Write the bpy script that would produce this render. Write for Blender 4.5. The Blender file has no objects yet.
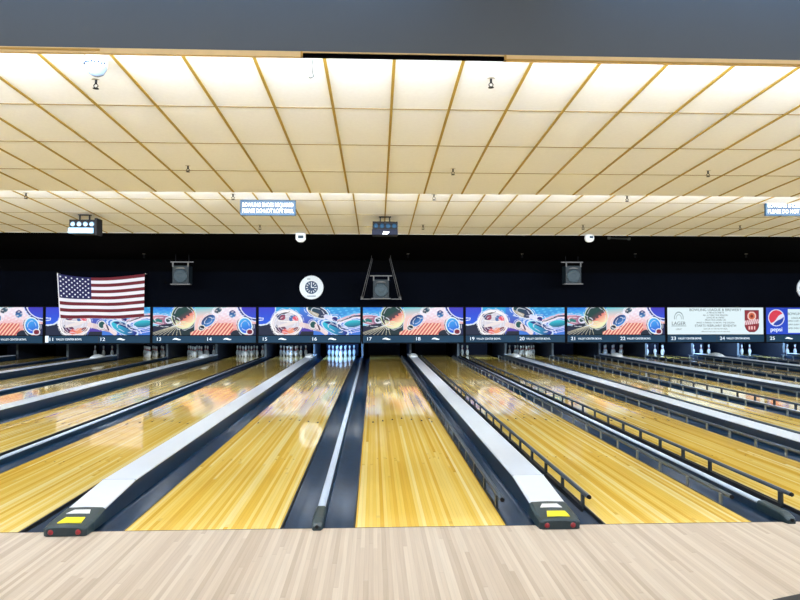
import bpy, math, random
import numpy as np
from mathutils import Vector
random.seed(7)
C = bpy.context.scene.collection
# ------------------------------------------------------------------ camera and surveyed dimensions (metres)
F_PX, YAW, PITCH, EYE, DIST = 627.3, 0.0421, 0.0245, 1.481, 4.424
LANE_W, GAP_N, GAP_W, X17 = 1.06, 0.5224, 0.7149, -0.1264
PERIOD = 2*LANE_W + GAP_N + GAP_W
LANE_LEN = 19.2
MASK_Y = 16.0
cam_d = bpy.data.cameras.new('camera'); cam = bpy.data.objects.new('camera', cam_d); C.objects.link(cam)
cam.location = (0, -DIST, EYE); cam.rotation_euler = (math.pi/2 + PITCH, 0, -YAW)
cam_d.lens = F_PX/800*36; cam_d.sensor_width = 36; cam_d.clip_start = 0.05; cam_d.clip_end = 200
bpy.context.scene.camera = cam
_F = Vector((math.sin(YAW)*math.cos(PITCH), math.cos(YAW)*math.cos(PITCH), math.sin(PITCH)))
_R = Vector((math.cos(YAW), -math.sin(YAW), 0)); _U = _R.cross(_F)
def ray(u, v): return _F + _R*((u-400)/F_PX) + _U*((300-v)/F_PX)
def on_y(u, v, Y):                                   # point at distance Y beyond the foul line
    d = ray(u, v); t = (Y + DIST)/d.y
    return Vector((0, -DIST, EYE)) + d*t
SL = 0.0593
def ceil_z(Y, sec):                                  # each ceiling bay drops away from its light cove
    return {1: 3.454 + SL*(5.64 - Y), 2: 3.487 + SL*(11.04 - Y), 3: 3.74 - 0.09*(Y - 11.04)}[sec]
def on_ceiling(u, v, sec):
    d = ray(u, v); o = Vector((0, -DIST, EYE)); t = 5.0
    for _ in range(60):
        p = o + d*t; e = ceil_z(p.y, sec) - p.z; t += e/d.z*0.8
    return o + d*t

# ------------------------------------------------------------------ materials
def new_mat(name):
    m = bpy.data.materials.new(name); m.use_nodes = True
    return m, m.node_tree.nodes, m.node_tree.links, m.node_tree.nodes['Principled BSDF']
def mat(name, col, rough=0.5, metal=0.0, spec=0.5, coat=0.0, noise=0.08, nscale=8.0, emit=None, estr=0.0, bump=0.0):
    m, N, Lk, b = new_mat(name)
    b.inputs['Roughness'].default_value = rough; b.inputs['Metallic'].default_value = metal
    b.inputs['Specular IOR Level'].default_value = spec; b.inputs['Coat Weight'].default_value = coat
    tc = N.new('ShaderNodeTexCoord'); no = N.new('ShaderNodeTexNoise')
    no.inputs['Scale'].default_value = nscale; no.inputs['Detail'].default_value = 4
    Lk.new(tc.outputs['Object'], no.inputs['Vector'])
    mx = N.new('ShaderNodeMix'); mx.data_type = 'RGBA'
    c = list(col)
    mx.inputs[6].default_value = [x*(1-noise) for x in c] + [1]
    mx.inputs[7].default_value = [min(1, x*(1+noise)) for x in c] + [1]
    Lk.new(no.outputs['Fac'], mx.inputs[0]); Lk.new(mx.outputs[2], b.inputs['Base Color'])
    if bump:
        bp = N.new('ShaderNodeBump'); bp.inputs['Strength'].default_value = bump; bp.inputs['Distance'].default_value = 0.01
        Lk.new(no.outputs['Fac'], bp.inputs['Height']); Lk.new(bp.outputs['Normal'], b.inputs['Normal'])
    if emit:
        b.inputs['Emission Color'].default_value = list(emit) + [1]; b.inputs['Emission Strength'].default_value = estr
    return m
def vcol_mat(name, emis, base=1.0, rough=0.6):
    m, N, Lk, b = new_mat(name)
    at = N.new('ShaderNodeAttribute'); at.attribute_name = 'Print'
    Lk.new(at.outputs['Color'], b.inputs['Base Color']); b.inputs['Roughness'].default_value = rough
    if emis:
        b.inputs['Base Color'].default_value = (0, 0, 0, 1)
        Lk.remove(b.inputs['Base Color'].links[0]); b.inputs['Base Color'].default_value = (0.02, 0.02, 0.02, 1)
        Lk.new(at.outputs['Color'], b.inputs['Emission Color']); b.inputs['Emission Strength'].default_value = emis
        b.inputs['Specular IOR Level'].default_value = 0.1
    return m
def board_mat(name, cols, width, length, rough, spec, coat, bumps=0.0, seam=0.15, ior=1.5, grain=0.1):
    m, N, Lk, b = new_mat(name)
    def math_n(op, a, bb=None):
        n = N.new('ShaderNodeMath'); n.operation = op
        for i, v in enumerate((a, bb)):
            if v is None: continue
            if isinstance(v, (int, float)): n.inputs[i].default_value = v
            else: Lk.new(v, n.inputs[i])
        return n.outputs[0]
    tc = N.new('ShaderNodeTexCoord'); sp = N.new('ShaderNodeSeparateXYZ'); Lk.new(tc.outputs['Object'], sp.inputs[0])
    xs = math_n('DIVIDE', sp.outputs[0], width); ix = math_n('FLOOR', xs)
    w1 = N.new('ShaderNodeTexWhiteNoise'); w1.noise_dimensions = '1D'; Lk.new(ix, w1.inputs['W'])
    ys = math_n('ADD', math_n('DIVIDE', sp.outputs[1], length), math_n('MULTIPLY', w1.outputs['Value'], 7.3)); iy = math_n('FLOOR', ys)
    cb = N.new('ShaderNodeCombineXYZ'); Lk.new(ix, cb.inputs[0]); Lk.new(iy, cb.inputs[1])
    oi = N.new('ShaderNodeObjectInfo'); Lk.new(oi.outputs['Random'], cb.inputs[2])
    w2 = N.new('ShaderNodeTexWhiteNoise'); w2.noise_dimensions = '3D'; Lk.new(cb.outputs[0], w2.inputs['Vector'])
    rp = N.new('ShaderNodeValToRGB'); cr = rp.color_ramp
    while len(cr.elements) < len(cols): cr.elements.new(0.5)
    for i, c in enumerate(cols):
        cr.elements[i].position = i/(len(cols)-1); cr.elements[i].color = list(c) + [1]
    Lk.new(w2.outputs['Value'], rp.inputs['Fac'])
    mp = N.new('ShaderNodeMapping'); mp.inputs['Scale'].default_value = (60, 2.2, 1); Lk.new(tc.outputs['Object'], mp.inputs['Vector'])
    no = N.new('ShaderNodeTexNoise'); no.inputs['Scale'].default_value = 1.0; no.inputs['Detail'].default_value = 5; Lk.new(mp.outputs[0], no.inputs['Vector'])
    fx = math_n('FRACT', xs); fy = math_n('FRACT', ys)
    ex = math_n('LESS_THAN', math_n('MINIMUM', fx, math_n('SUBTRACT', 1.0, fx)), 0.05)
    ey = math_n('LESS_THAN', fy, 0.006)
    e = math_n('MAXIMUM', ex, ey)
    g = math_n('ADD', math_n('MULTIPLY', math_n('SUBTRACT', no.outputs['Fac'], 0.5), grain*2), 1.0)
    g = math_n('MULTIPLY', g, math_n('SUBTRACT', 1.0, math_n('MULTIPLY', e, seam)))
    hs = N.new('ShaderNodeHueSaturation'); Lk.new(rp.outputs[0], hs.inputs['Color']); Lk.new(g, hs.inputs['Value'])
    Lk.new(hs.outputs[0], b.inputs['Base Color'])
    b.inputs['Roughness'].default_value = rough; b.inputs['Specular IOR Level'].default_value = spec
    b.inputs['Coat Weight'].default_value = coat; b.inputs['Coat Roughness'].default_value = 0.04; b.inputs['IOR'].default_value = ior
    return m
def srgb(r, g, b): return tuple(((x/255)/12.92 if x/255 <= .04045 else ((x/255+.055)/1.055)**2.4) for x in (r, g, b))
LANE_COLS = [srgb(218,174,62), srgb(234,194,84), srgb(241,205,102), srgb(246,217,126), srgb(252,235,170)]
M = {
 'lane': board_mat('lane_wood', LANE_COLS, LANE_W/39, 9.0, 0.07, 0.5, 0.4, seam=0.16, grain=0.10),
 'approach': board_mat('approach_wood', [srgb(174,158,140), srgb(187,172,155), srgb(193,179,162), srgb(202,190,174)], 0.0272, 1.6, 0.42, 0.3, 0.0, seam=0.10, grain=0.16),
 'arrow': mat('arrow_inlay', (0.05,0.03,0.015), 0.2),
 'gutter': mat('gutter_plastic', srgb(16,44,70), 0.30, spec=0.4, noise=0.3),
 'dark_edge': mat('dark_edge', (0.006,0.007,0.01), 0.5),
 'cap_white': mat('capping_plastic', srgb(218,228,242), 0.3, noise=0.03, spec=0.5),
 'cap_side': mat('capping_side', srgb(18,42,66), 0.35, noise=0.12),
 'nose': mat('nose_rubber', srgb(32,52,60), 0.42, noise=0.15, nscale=30),
 'yellow': mat('sticker_yellow', srgb(235,220,40), 0.5, noise=0.1, nscale=40),
 'white': mat('label_white', (0.85,0.87,0.9), 0.5),
 'red': mat('reflector_red', (0.28,0.01,0.02), 0.3, spec=0.6),
 'rail': mat('rail_metal', srgb(66,80,96), 0.35, metal=0.2, noise=0.1),
 'post': mat('post_metal', srgb(60,68,74), 0.4, metal=0.4),
 'post_light': mat('post_metal_light', srgb(120,130,136), 0.4, metal=0.4),
 'black': mat('matt_black', (0.0012,0.0012,0.0015), 0.95, spec=0.03, nscale=2, noise=0.3),
 'black_blue': mat('black_blue_paint', (0.0012,0.0018,0.0042), 0.9, spec=0.04, nscale=1.2, noise=0.4),
 'mask_frame': mat('mask_frame', (0.003,0.003,0.005), 0.8, spec=0.1),
 'band': mat('number_band', srgb(22,58,84), 0.6, spec=0.2, noise=0.12, nscale=3),
 'letters': mat('letter_white', (0.8,0.85,0.9), 0.5, emit=(0.8,0.9,1), estr=0.35),
 'tile': mat('ceiling_tile', (0.77,0.765,0.79), 0.9, spec=0.1, noise=0.05, nscale=25, bump=0.1),
 'grid': mat('ceiling_grid', srgb(150,120,38), 0.6, noise=0.12, nscale=10),
 'cross': mat('ceiling_cross_tee', srgb(120,96,52), 0.7, noise=0.1),
 'bulkhead': mat('bulkhead_paint', srgb(86,92,98), 0.75, noise=0.08, nscale=1.5),
 'trim': mat('pine_trim', srgb(222,190,134), 0.6, noise=0.12, nscale=14),
 'trim_dark': mat('pine_trim_dark', srgb(180,138,58), 0.6, noise=0.15, nscale=10),
 'wall': mat('wall_paint', (0.03,0.03,0.035), 0.8),
 'back_wall': mat('wall_paint_light', (0.45,0.44,0.42), 0.8),
 'metal': mat('brushed_metal', (0.45,0.42,0.36), 0.35, metal=0.8),
 'dark_metal': mat('dark_metal', (0.008,0.008,0.010), 0.7, metal=0.0, spec=0.2),
 'speaker': mat('speaker_cabinet', srgb(10,28,38), 0.6, noise=0.1),
 'speaker_cone': mat('speaker_grille', srgb(22,48,60), 0.5, noise=0.2, nscale=60),
 'wire': mat('steel_wire', (0.12,0.115,0.115), 0.5, metal=0.3),
 'plastic_white': mat('white_plastic', (0.82,0.86,0.9), 0.4),
 'disc_blue': mat('dial_blue', srgb(28,60,96), 0.5),
 'pin': mat('pin_plastic', (0.85,0.87,0.9), 0.25, noise=0.02),
 'pin_red': mat('pin_stripe', (0.45,0.02,0.03), 0.3),
 'kick': mat('kickback_panel', srgb(26,32,46), 0.6, noise=0.2),
 'kick_edge': mat('kickback_edge', srgb(84,92,98), 0.5),
 'pit': mat('pit_curtain', (0.012,0.018,0.05), 0.8),
 'sign_face': mat('sign_face', srgb(22,54,80), 0.5, noise=0.1),
 'lamp_glass': mat('lamp_glass', (0.25,0.4,0.6), 0.15, spec=0.8),
 'silver_blue': mat('pale_blue_panel', srgb(120,170,205), 0.3, noise=0.2, nscale=12),
 'cove': mat('tube_glow', (0.9,0.9,0.9), 0.5, emit=(0.95,0.98,1), estr=6.0),
 'strip': mat('strip_plastic', srgb(176,190,210), 0.35, noise=0.04),
 'box_front': mat('box_front', srgb(8,14,36), 0.6, spec=0.2),
 'art': vcol_mat('backlit_print', 0.95),
 'cloth': vcol_mat('flag_cloth', 0, rough=0.8),
 'hump': mat('hood_cover', srgb(228,236,242), 0.35, noise=0.15, nscale=14),
}
# ------------------------------------------------------------------ mesh helpers
class MB:
    def __init__(s): s.v=[]; s.f=[]; s.m=[]; s.s=[]
    def box(s, x0,x1,y0,y1,z0,z1, mi=0):
        n=len(s.v); s.v += [(x,y,z) for z in (z0,z1) for y in (y0,y1) for x in (x0,x1)]
        for q in ((0,2,3,1),(4,5,7,6),(0,1,5,4),(2,6,7,3),(0,4,6,2),(1,3,7,5)): s.f.append(tuple(n+i for i in q)); s.m.append(mi); s.s.append(False)
        return s
    def quad(s, pts, mi=0):
        n=len(s.v); s.v += [tuple(p) for p in pts]; s.f.append(tuple(range(n, n+len(pts)))); s.m.append(mi); s.s.append(False); return s
    def prism(s, prof, y0, y1, mi=0, mis=None, smooth=False, cap=True):     # profile in x,z swept along y
        n=len(s.v); k=len(prof)
        s.v += [(x,y0,z) for x,z in prof] + [(x,y1,z) for x,z in prof]
        for i in range(k):
            j=(i+1)%k; s.f.append((n+i, n+j, n+k+j, n+k+i)); s.m.append(mis[i] if mis else mi); s.s.append(smooth)
        if cap:
            s.f.append(tuple(n+i for i in range(k))[::-1]); s.f.append(tuple(n+k+i for i in range(k))); s.m += [mi,mi]; s.s += [False,False]
        return s
    def loft(s, rings, mi=0, mis=None, smooth=False, cap=True):             # rings of equal count
        k=len(rings[0]); n=len(s.v)
        for r in rings: s.v += [tuple(p) for p in r]
        for a in range(len(rings)-1):
            for i in range(k):
                j=(i+1)%k; s.f.append((n+a*k+i, n+a*k+j, n+(a+1)*k+j, n+(a+1)*k+i)); s.m.append(mis[i] if mis else mi); s.s.append(smooth)
        if cap:
            s.f.append(tuple(n+i for i in range(k))[::-1]); s.f.append(tuple(n+(len(rings)-1)*k+i for i in range(k))); s.m += [mi,mi]; s.s += [False,False]
        return s
    def tube(s, p, q, r, seg=8, mi=0, r2=None):
        p=Vector(p); q=Vector(q); d=(q-p).normalized(); u=d.orthogonal().normalized(); w=d.cross(u); r2 = r if r2 is None else r2
        rg=lambda c,rr:[c+u*rr*math.cos(t*2*math.pi/seg)+w*rr*math.sin(t*2*math.pi/seg) for t in range(seg)]
        return s.loft([rg(p,r), rg(q,r2)], mi, smooth=True)
    def lathe(s, prof, c=(0,0,0), seg=16, mi=0, axis='z', fm=None):
        rings=[]
        for r,h in prof:
            rg=[]
            for t in range(seg):
                a=2*math.pi*t/seg; x,y=max(r,1e-4)*math.cos(a), max(r,1e-4)*math.sin(a)
                rg.append((c[0]+x,c[1]+y,c[2]+h) if axis=='z' else (c[0]+x,c[1]-h,c[2]+y))
            rings.append(rg)
        n0=len(s.f); s.loft(rings, mi, smooth=True)
        if fm:
            for a in range(len(rings)-1):
                for i in range(seg): s.m[n0+a*seg+i]=fm[a]
        return s
    def mesh(s, name, mats):
        me=bpy.data.meshes.new(name); me.from_pydata(s.v,[],s.f)
        for m in mats: me.materials.append(m)
        me.polygons.foreach_set('material_index', s.m); me.polygons.foreach_set('use_smooth', s.s); me.update()
        import bmesh
        bm=bmesh.new(); bm.from_mesh(me); bmesh.ops.recalc_face_normals(bm, faces=bm.faces); bm.to_mesh(me); bm.free()
        return me
    def build(s, name, mats, parent=None, loc=None, bevel=0):
        if not isinstance(mats,(list,tuple)): mats=[mats]
        return link(name, s.mesh(name,mats), parent, loc, bevel)
def link(name, me, parent=None, loc=None, bevel=0):
    o=bpy.data.objects.new(name, me); C.objects.link(o)
    if parent: o.parent=parent
    if loc is not None: o.location=loc
    if bevel:
        b=o.modifiers.new('bevel','BEVEL'); b.width=bevel; b.segments=2; b.limit_method='ANGLE'
    return o
def tag(o, label=None, cat=None, group=None, kind=None):
    if label: o['label']=label
    if cat: o['category']=cat
    if group: o['group']=group
    if kind: o['kind']=kind
    return o
def thing(name, loc, label, cat, group=None):
    o=bpy.data.objects.new(name,None); o.empty_display_size=0.1; C.objects.link(o); o.location=loc
    return tag(o,label,cat,group)
def copy_tree(o, parent=None):
    c=o.copy(); C.objects.link(c)
    if parent: c.parent=parent
    for ch in list(o.children): copy_tree(ch, c)
    return c
def text(name, s, size, m, parent, loc, align='CENTER', depth=0.003, sx=1.0, fit=None):
    cu=bpy.data.curves.new(name,'FONT'); cu.body=s; cu.size=size; cu.align_x=align; cu.align_y='CENTER'; cu.extrude=depth
    t=bpy.data.objects.new(name,cu); C.objects.link(t)
    dg=bpy.context.evaluated_depsgraph_get(); me=bpy.data.meshes.new_from_object(t.evaluated_get(dg)); me.name=name
    bpy.data.objects.remove(t); me.materials.clear(); me.materials.append(m)
    if fit: xs_=[v.co.x for v in me.vertices]; sx=fit/(max(xs_)-min(xs_))
    o=link(name, me, parent, loc); o.rotation_euler=(math.pi/2,0,0); o.scale=(sx,1,1)
    return o
def structure(o, label): return tag(o, label, kind='structure')

XL, XR = -21.0, 23.0
# ------------------------------------------------------------------ room shell
structure(MB().box(XL,XR,-9.0,0.0,-0.25,0.0).build('floor', M['approach']), 'pale maple board approach in front of the foul line')
structure(MB().box(XL,XR,0.0,22.0,-0.35,-0.16).build('floor', M['black']), 'dark base floor beneath the lanes')
structure(MB().box(XL,XR,-0.006,0.0,0.0,0.0012).build('trim_1', M['dark_edge']), 'thin dark foul line joint')
structure(MB().box(XL-0.2,XL,-9,22,-0.35,4.6).build('wall_left', M['wall']), 'dark side wall')
structure(MB().box(XR,XR+0.2,-9,22,-0.35,4.6).build('wall_right', M['wall']), 'dark side wall')
structure(MB().box(XL,XR,-9.2,-9.0,-0.25,4.6).build('wall_back', M['back_wall']), 'pale wall behind the approach')
structure(MB().box(XL,XR,21.0,21.2,-0.3,4.6).build('wall_front', M['black']), 'black end wall behind the pinsetters')
# high ceiling above everything, then the sloping tile bays
structure(MB().box(XL,XR,-9.2,21.2,4.4,4.6).build('ceiling', M['back_wall']), 'upper ceiling over the approach')
def bay(sec, y0, y1, ph, rows_from, row):
    b=MB(); z0,z1=ceil_z(y0,sec),ceil_z(y1,sec)
    b.prism([(y0,z0),(y1,z1),(y1,z1+0.03),(y0,z0+0.03)],0,1)     # swap axes below
    b.v=[(XL+(XR-XL)*y,x,z) for x,y,z in b.v]
    o=b.build('ceiling', M['tile'] if sec<3 else M['black'])
    structure(o, {1:'sloping bay of cream ceiling tiles nearest the approach',2:'farther sloping bay of cream ceiling tiles',3:'black ceiling bay before the masking units'}[sec])
    if sec<3:
        g=MB(); n=int((XR-XL)/0.6096)
        k0=math.ceil((XL-ph)/0.6096)
        w=0.0135
        for k in range(k0,k0+n):
            x=ph+0.6096*k
            if x+w>XR: break
            sk=-0.032; xa=x+sk
            g.quad([(xa-w,y0,z0-0.012),(xa+w,y0,z0-0.012),(x+w,y1,z1-0.012),(x-w,y1,z1-0.012)])
            g.quad([(xa-w,y0,z0-0.012),(x-w,y1,z1-0.012),(x-w,y1,z1),(xa-w,y0,z0)])
            g.quad([(xa+w,y0,z0-0.012),(x+w,y1,z1-0.012),(x+w,y1,z1),(xa+w,y0,z0)])
        y=rows_from; w=0.0065
        while y<y1:
            z=ceil_z(y,sec)
            g.box(XL,XR,y-w,y+w,z-0.005,z+0.002,1); y+=row
        g.build('ceiling_grid', [M['grid'],M['cross']], o)
    return o
bay(1, 0.02, 5.64, 0.205, 2.146-1.165, 1.165)
bay(2, 5.70, 11.04, 0.255, 7.62-1.235, 1.235)
bay(3, 11.10, 16.14, 0, 0, 1)
# coves: vertical steps between bays
structure(MB().box(XL,XR,5.64,5.70,3.454,4.4).build('trim_2', M['tile']), 'step between the two tiled ceiling bays')
structure(MB().box(XL,XR,11.04,11.10,3.487,4.4).build('trim_3', M['black']), 'step between tiled bay and black bay')
structure(MB().box(XL,XR,11.028,11.04,3.481,3.495).build('trim_7', M['tile']), 'cream edge angle of the far tiled bay')
# bulkhead over the foul line with pine trim
structure(MB().box(XL,XR,-0.02,0.0,3.338,4.4).build('wall_bulkhead', M['bulkhead']), 'grey blue painted bulkhead above the foul line')
structure(MB().box(XL,-0.50,-0.03,0.0,3.300,3.338).box(XL,-1.90,-0.034,-0.03,3.316,3.330,1).build('trim_4', [M['trim'],M['trim_dark']]), 'pine trim under the left half of the bulkhead')
structure(MB().box(0.93,XR,-0.03,0.0,3.298,3.338).box(0.93,XR,-0.034,-0.03,3.298,3.308,1).build('trim_5', [M['trim'],M['trim_dark']]), 'pine trim under the right half of the bulkhead')
structure(MB().box(-0.50,0.93,-0.03,0.0,3.330,3.338).box(-0.50,0.93,-0.02,0.0,3.302,3.330,1).box(-0.515,-0.50,-0.033,0,3.300,3.338,2).box(0.93,0.945,-0.033,0,3.298,3.338,2).build('trim_6', [M['trim'],M['black'],M['trim_dark']]), 'thin trim over a dark gap under the middle of the bulkhead')
# black wall above the masking units
structure(MB().box(XL,XR,MASK_Y+0.12,MASK_Y+0.3,1.78,4.4).box(XL,XR,MASK_Y+0.07,MASK_Y+0.12,1.78,2.89,1).build('wall_upper', [M['black'],M['black_blue']]), 'black wall above the masking units')

# ------------------------------------------------------------------ lanes, gutters, dividers
def edges(n):                                        # left edge of the lane with this number
    k, j = divmod(n-17, 2)
    return X17 + k*PERIOD + j*(LANE_W+GAP_W)
lane_b=MB(); lane_b.box(-LANE_W/2,LANE_W/2,0.0,LANE_LEN,-0.10,0.0)
for i in range(-3,4):                                # seven aiming arrows inlaid in the boards
    x=i*0.1365; y=4.72-abs(i)*0.10
    lane_b.quad([(x-0.016,y-0.13,0.0006),(x+0.016,y-0.13,0.0006),(x,y,0.0006)],1)
for i in (-4,-3,-2,2,3,4):
    lane_b.box(i*0.09-0.006,i*0.09+0.006,2.1,2.112,0,0.0006,1)
lane_me=lane_b.mesh('bowling_lane',[M['lane'],M['arrow']])
PINSTATE={10:'dim empty pin deck',11:'three pins left',12:'dim full rack',13:'grey full rack',14:'grey full rack',15:'silvery full rack',16:'full rack',17:'no pins',18:'no pins',19:'almost cleared',20:'dim rack',21:'no pins',22:'pale pins',23:'white pins',24:'white pins',25:'white pins',26:'white pins'}
LREF={8:'wall at far left',9:'cut off far left lane',10:'far left lane',11:"lane below the flag's left half",12:"lane below the flag's right half",13:'lane just right of the flag',14:'second lane right of the flag',15:'lane left below the round disc',16:'lane with brightly lit pins',17:'central lane',18:'lane right of the central one',19:'lane with only two pins',20:'lane left of the right speaker',21:'lane below the right speaker',22:'lane left of the white panel',23:"lane below the white panel's left half",24:'lane below the maroon shield',25:'lane below the red blue globe',26:'far right lane',27:'right side wall'}
for n in range(9,27):
    x=edges(n)
    o=link('bowling_lane', lane_me, None, (x+LANE_W/2,0,0))
    tag(o, 'golden wooden bowling lane, the %s, %s'%(LREF[n], PINSTATE.get(n,'dark end')), 'bowling lane', 'bowling lanes')
def gut_mesh(w, edge_left):
    prof=[]; k=9
    for i in range(k+1):
        t=i/k; x=(t-0.5)*w; z=-0.012-0.075*math.sin(math.pi*t)**0.75
        prof.append((x,z))
    prof += [(w/2,-0.13),(-w/2,-0.13)]
    return MB().prism(prof,0,LANE_LEN-0.3,smooth=True)
def gutter(n, side):
    x=edges(n)
    outer = (side=='left')
    gap = (GAP_N if (n%2)==1 else GAP_W) if side=='left' else (GAP_W if (n%2)==1 else GAP_N)
    core = 0.066 if abs(gap-GAP_N)<1e-6 else 0.26
    w=(gap-core)/2
    cx = x-w/2 if side=='left' else x+LANE_W+w/2
    t=thing('gutter',(cx,0,0),'dark blue gutter on the %s of the %s'%(side,LREF[n]),'gutter','gutters beside the lanes')
    link('trough', gm[round(w,3)], t)
    s = 1 if side=='left' else -1                    # dark strip lining the lane edge
    MB().box(s*(w/2)-0.012 if s>0 else -w/2, s*(w/2) if s>0 else -w/2+0.012, 0.0, LANE_LEN-0.3, -0.06, 0.002).build('edge_strip', M['dark_edge'], t)
gm={}
for gap,core in ((GAP_N,0.066),(GAP_W,0.26)):
    w=(gap-core)/2; gm[round(w,3)]=gut_mesh(w,0).mesh('trough',[M['gutter']])
for n in range(9,27):
    gutter(n,'left'); gutter(n,'right')

# narrow dividers between pairs (white strip, grey rubber end)
def narrow_divider():
    t=thing('lane_divider',(0,0,0),'','lane divider','narrow lane dividers')
    MB().prism([(-0.033,-0.13),(0.033,-0.13),(0.033,0.035),(0.027,0.043),(-0.027,0.043),(-0.033,0.035)],0.02,17.45).build('base', M['cap_side'], t)
    MB().prism([(-0.030,0.0435),(0.030,0.0435),(0.027,0.054),(0.015,0.060),(-0.015,0.060),(-0.027,0.054)],0.30,17.45,smooth=True).build('cap_strip', M['strip'], t)
    b=MB(); rg=lambda y,h,w:[(-w,y,0.0),(w,y,0.0),(w,y,h*0.8),(w*0.7,y,h),(-w*0.7,y,h),(-w,y,h*0.8)]
    b.loft([rg(-0.055,0.030,0.028),rg(-0.03,0.048,0.037),rg(0.03,0.066,0.040),rg(0.30,0.066,0.036)])
    b.build('end_cap', M['nose'], t, bevel=0.004)
    MB().tube((0,-0.062,0.028),(0,-0.045,0.028),0.012).build('bolt', M['dark_metal'], t)
    return t
proto=None
for k in range(-4,6):
    x=X17+k*PERIOD-GAP_N/2
    o=proto=narrow_divider() if proto is None else proto
    if k>-4: o=copy_tree(proto)
    o.location=(x,0,0)
    nl,nr=15+2*k+1,17+2*k
    tag(o,'narrow white topped divider left of the '+LREF[nr] if nr<27 else 'narrow white topped divider right of the far right lane','lane divider','narrow lane dividers')
# wide ball return cappings inside each pair
W=0.13
def wide_capping():
    t=thing('ball_return_capping',(0,0,0),'','lane capping','wide white ball return cappings')
    yk=0.80; ye=LANE_LEN-2.0
    def rg(y,h,w): return [(-w,y,-0.13),(w,y,-0.13),(w,y,h-0.02),(w-0.004,y,h-0.006),(-w+0.004,y,h-0.006),(-w,y,h-0.02)]
    MB().loft([rg(0.10,0.078,W),rg(yk,0.145,W),rg(ye,0.145,W)]).build('side_housing', M['cap_side'], t)
    def rt(y,h,w): return [(-w,y,h-0.014),(w,y,h-0.014),(w,y,h-0.004),(w-0.012,y,h+0.002),(-w+0.012,y,h+0.002),(-w,y,h-0.004)]
    MB().loft([rt(0.20,0.092,W+0.002),rt(yk,0.148,W+0.002),rt(ye,0.148,W+0.002)]).build('top_cover', M['cap_white'], t, bevel=0.003)
    nb=MB()
    def rn(y,h,w,s): return [(-w,y,0.001),(w,y,0.001),(w,y,h-0.012),(w-0.02,y,h),(0.0,y,h+s),(-w+0.02,y,h),(-w,y,h-0.012)]
    nb.loft([rn(-0.100,0.058,0.120,0.004),rn(-0.085,0.064,0.142,0.005),rn(0.0,0.074,0.150,0.006),rn(0.22,0.100,0.138,0.004)])
    ns=nb.build('nose', M['nose'], t, bevel=0.004)
    st=MB().loft([[(x,y,z) for x,y,z in r] for r in ([(-0.075,-0.045,0.070),(0.085,-0.045,0.070),(0.085,-0.045,0.077),(-0.075,-0.045,0.077)],[(-0.055,0.040,0.080),(0.075,0.040,0.080),(0.075,0.040,0.087),(-0.055,0.040,0.087)])]).build('warning_sticker', M['yellow'], ns)
    MB().loft([[(-0.085,0.105,0.088),(0.075,0.105,0.088),(0.075,0.105,0.0935),(-0.085,0.105,0.0935)],[(-0.055,0.165,0.096),(0.055,0.165,0.096),(0.055,0.165,0.1005),(-0.055,0.165,0.1005)]]).build('white_label', M['white'], ns)
    for s in (-1,1):
        MB().lathe([(0.0,0.010),(0.016,0.008),(0.019,0.0),(0.019,-0.02)],(s*0.090,-0.098,0.030),14,axis='y').build('reflector', M['red'], ns)
    MB().box(-W-0.0035,W+0.0035,yk-0.004,yk+0.004,0.136,0.1510).build('joint_strip', M['strip'], t)
    h=MB(); prof=[(0.02,0.0),(0.11,0.03),(0.125,0.25),(0.12,0.45),(0.02,0.6)]
    rings=[]
    for i in range(9):
        tt=i/8; yy=15.6+0.75*tt; r=0.10*math.sin(math.pi*min(0.97,max(0.03,tt)))**0.6+0.004
        rings.append([(1.15*W*math.cos(a)*(0.6+0.4*math.sin(math.pi*tt)),yy,0.144+r*math.sin(a)) for a in [math.pi*q/8 for q in range(9)]])
    h.loft(rings,smooth=True); h.build('end_hood', M['hump'], t)
    return t
proto=None
for k in range(-4,5):
    x=X17+k*PERIOD+LANE_W+GAP_W/2
    if proto is None: o=proto=wide_capping()
    else: o=copy_tree(proto)
    o.location=(x,0,0)
    tag(o,'wide white topped capping right of the '+LREF[17+2*k]+(' with yellow sticker' if k in (-1,0) else ''),'lane capping','wide white ball return cappings')

# bumper rails on posts beside the right hand lanes
post_me=MB().box(-0.009,0.009,-0.022,0.022,-0.02,0.090).box(-0.007,0.02,-0.012,0.012,-0.02,-0.008).mesh('post',[M['post']])
post_l=MB().box(-0.007,0.007,-0.017,0.017,-0.02,0.085).mesh('post',[M['post_light']])
def bumper(n, side):
    x=edges(n)
    if side=='left': px=x-0.022; rx=x-0.010; s=1
    else: px=x+LANE_W+0.018; rx=x+LANE_W+0.040; s=-1
    near = 0.32
    t=thing('bumper_rail',(px,0,0),'dark bumper rail along the %s edge of the %s'%(side,LREF[n]),'bumper rail','bumper rails beside the lanes')
    zr=0.100 if side=='left' else 0.088
    d=rx-px
    r=MB().prism([(d-0.015,zr-0.012),(d+0.015,zr-0.012),(d+0.017,zr+0.006),(d+0.007,zr+0.016),(d-0.007,zr+0.016),(d-0.017,zr+0.006)],near,17.2).build('rail', M['rail'], t)
    MB().tube((d,near-0.012,zr),(d,near+0.03,zr),0.016,10).build('end_plug', M['dark_metal'], r)
    MB().box(-0.010,0.010,near+0.1,17.2,-0.045,-0.003).build('lower_bar', M['dark_edge'], t)
    y=near+0.11
    i=0
    while y<17.1:
        i+=1
        if n==19 and side=='left' and i==2: y+=0.52; continue
        o=link('post', post_me if side=='left' or n==17 else post_l, t, (0,y,0)); y+=0.52
    if side=='right':                                 # brackets that reach from the posts to the rail
        MB().box(0,d,near+0.10,near+0.13,zr-0.012,zr-0.004).build('bracket', M['dark_metal'], t)
for n in range(17,27):
    if n>17: bumper(n,'left')
    bumper(n,'right')

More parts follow.
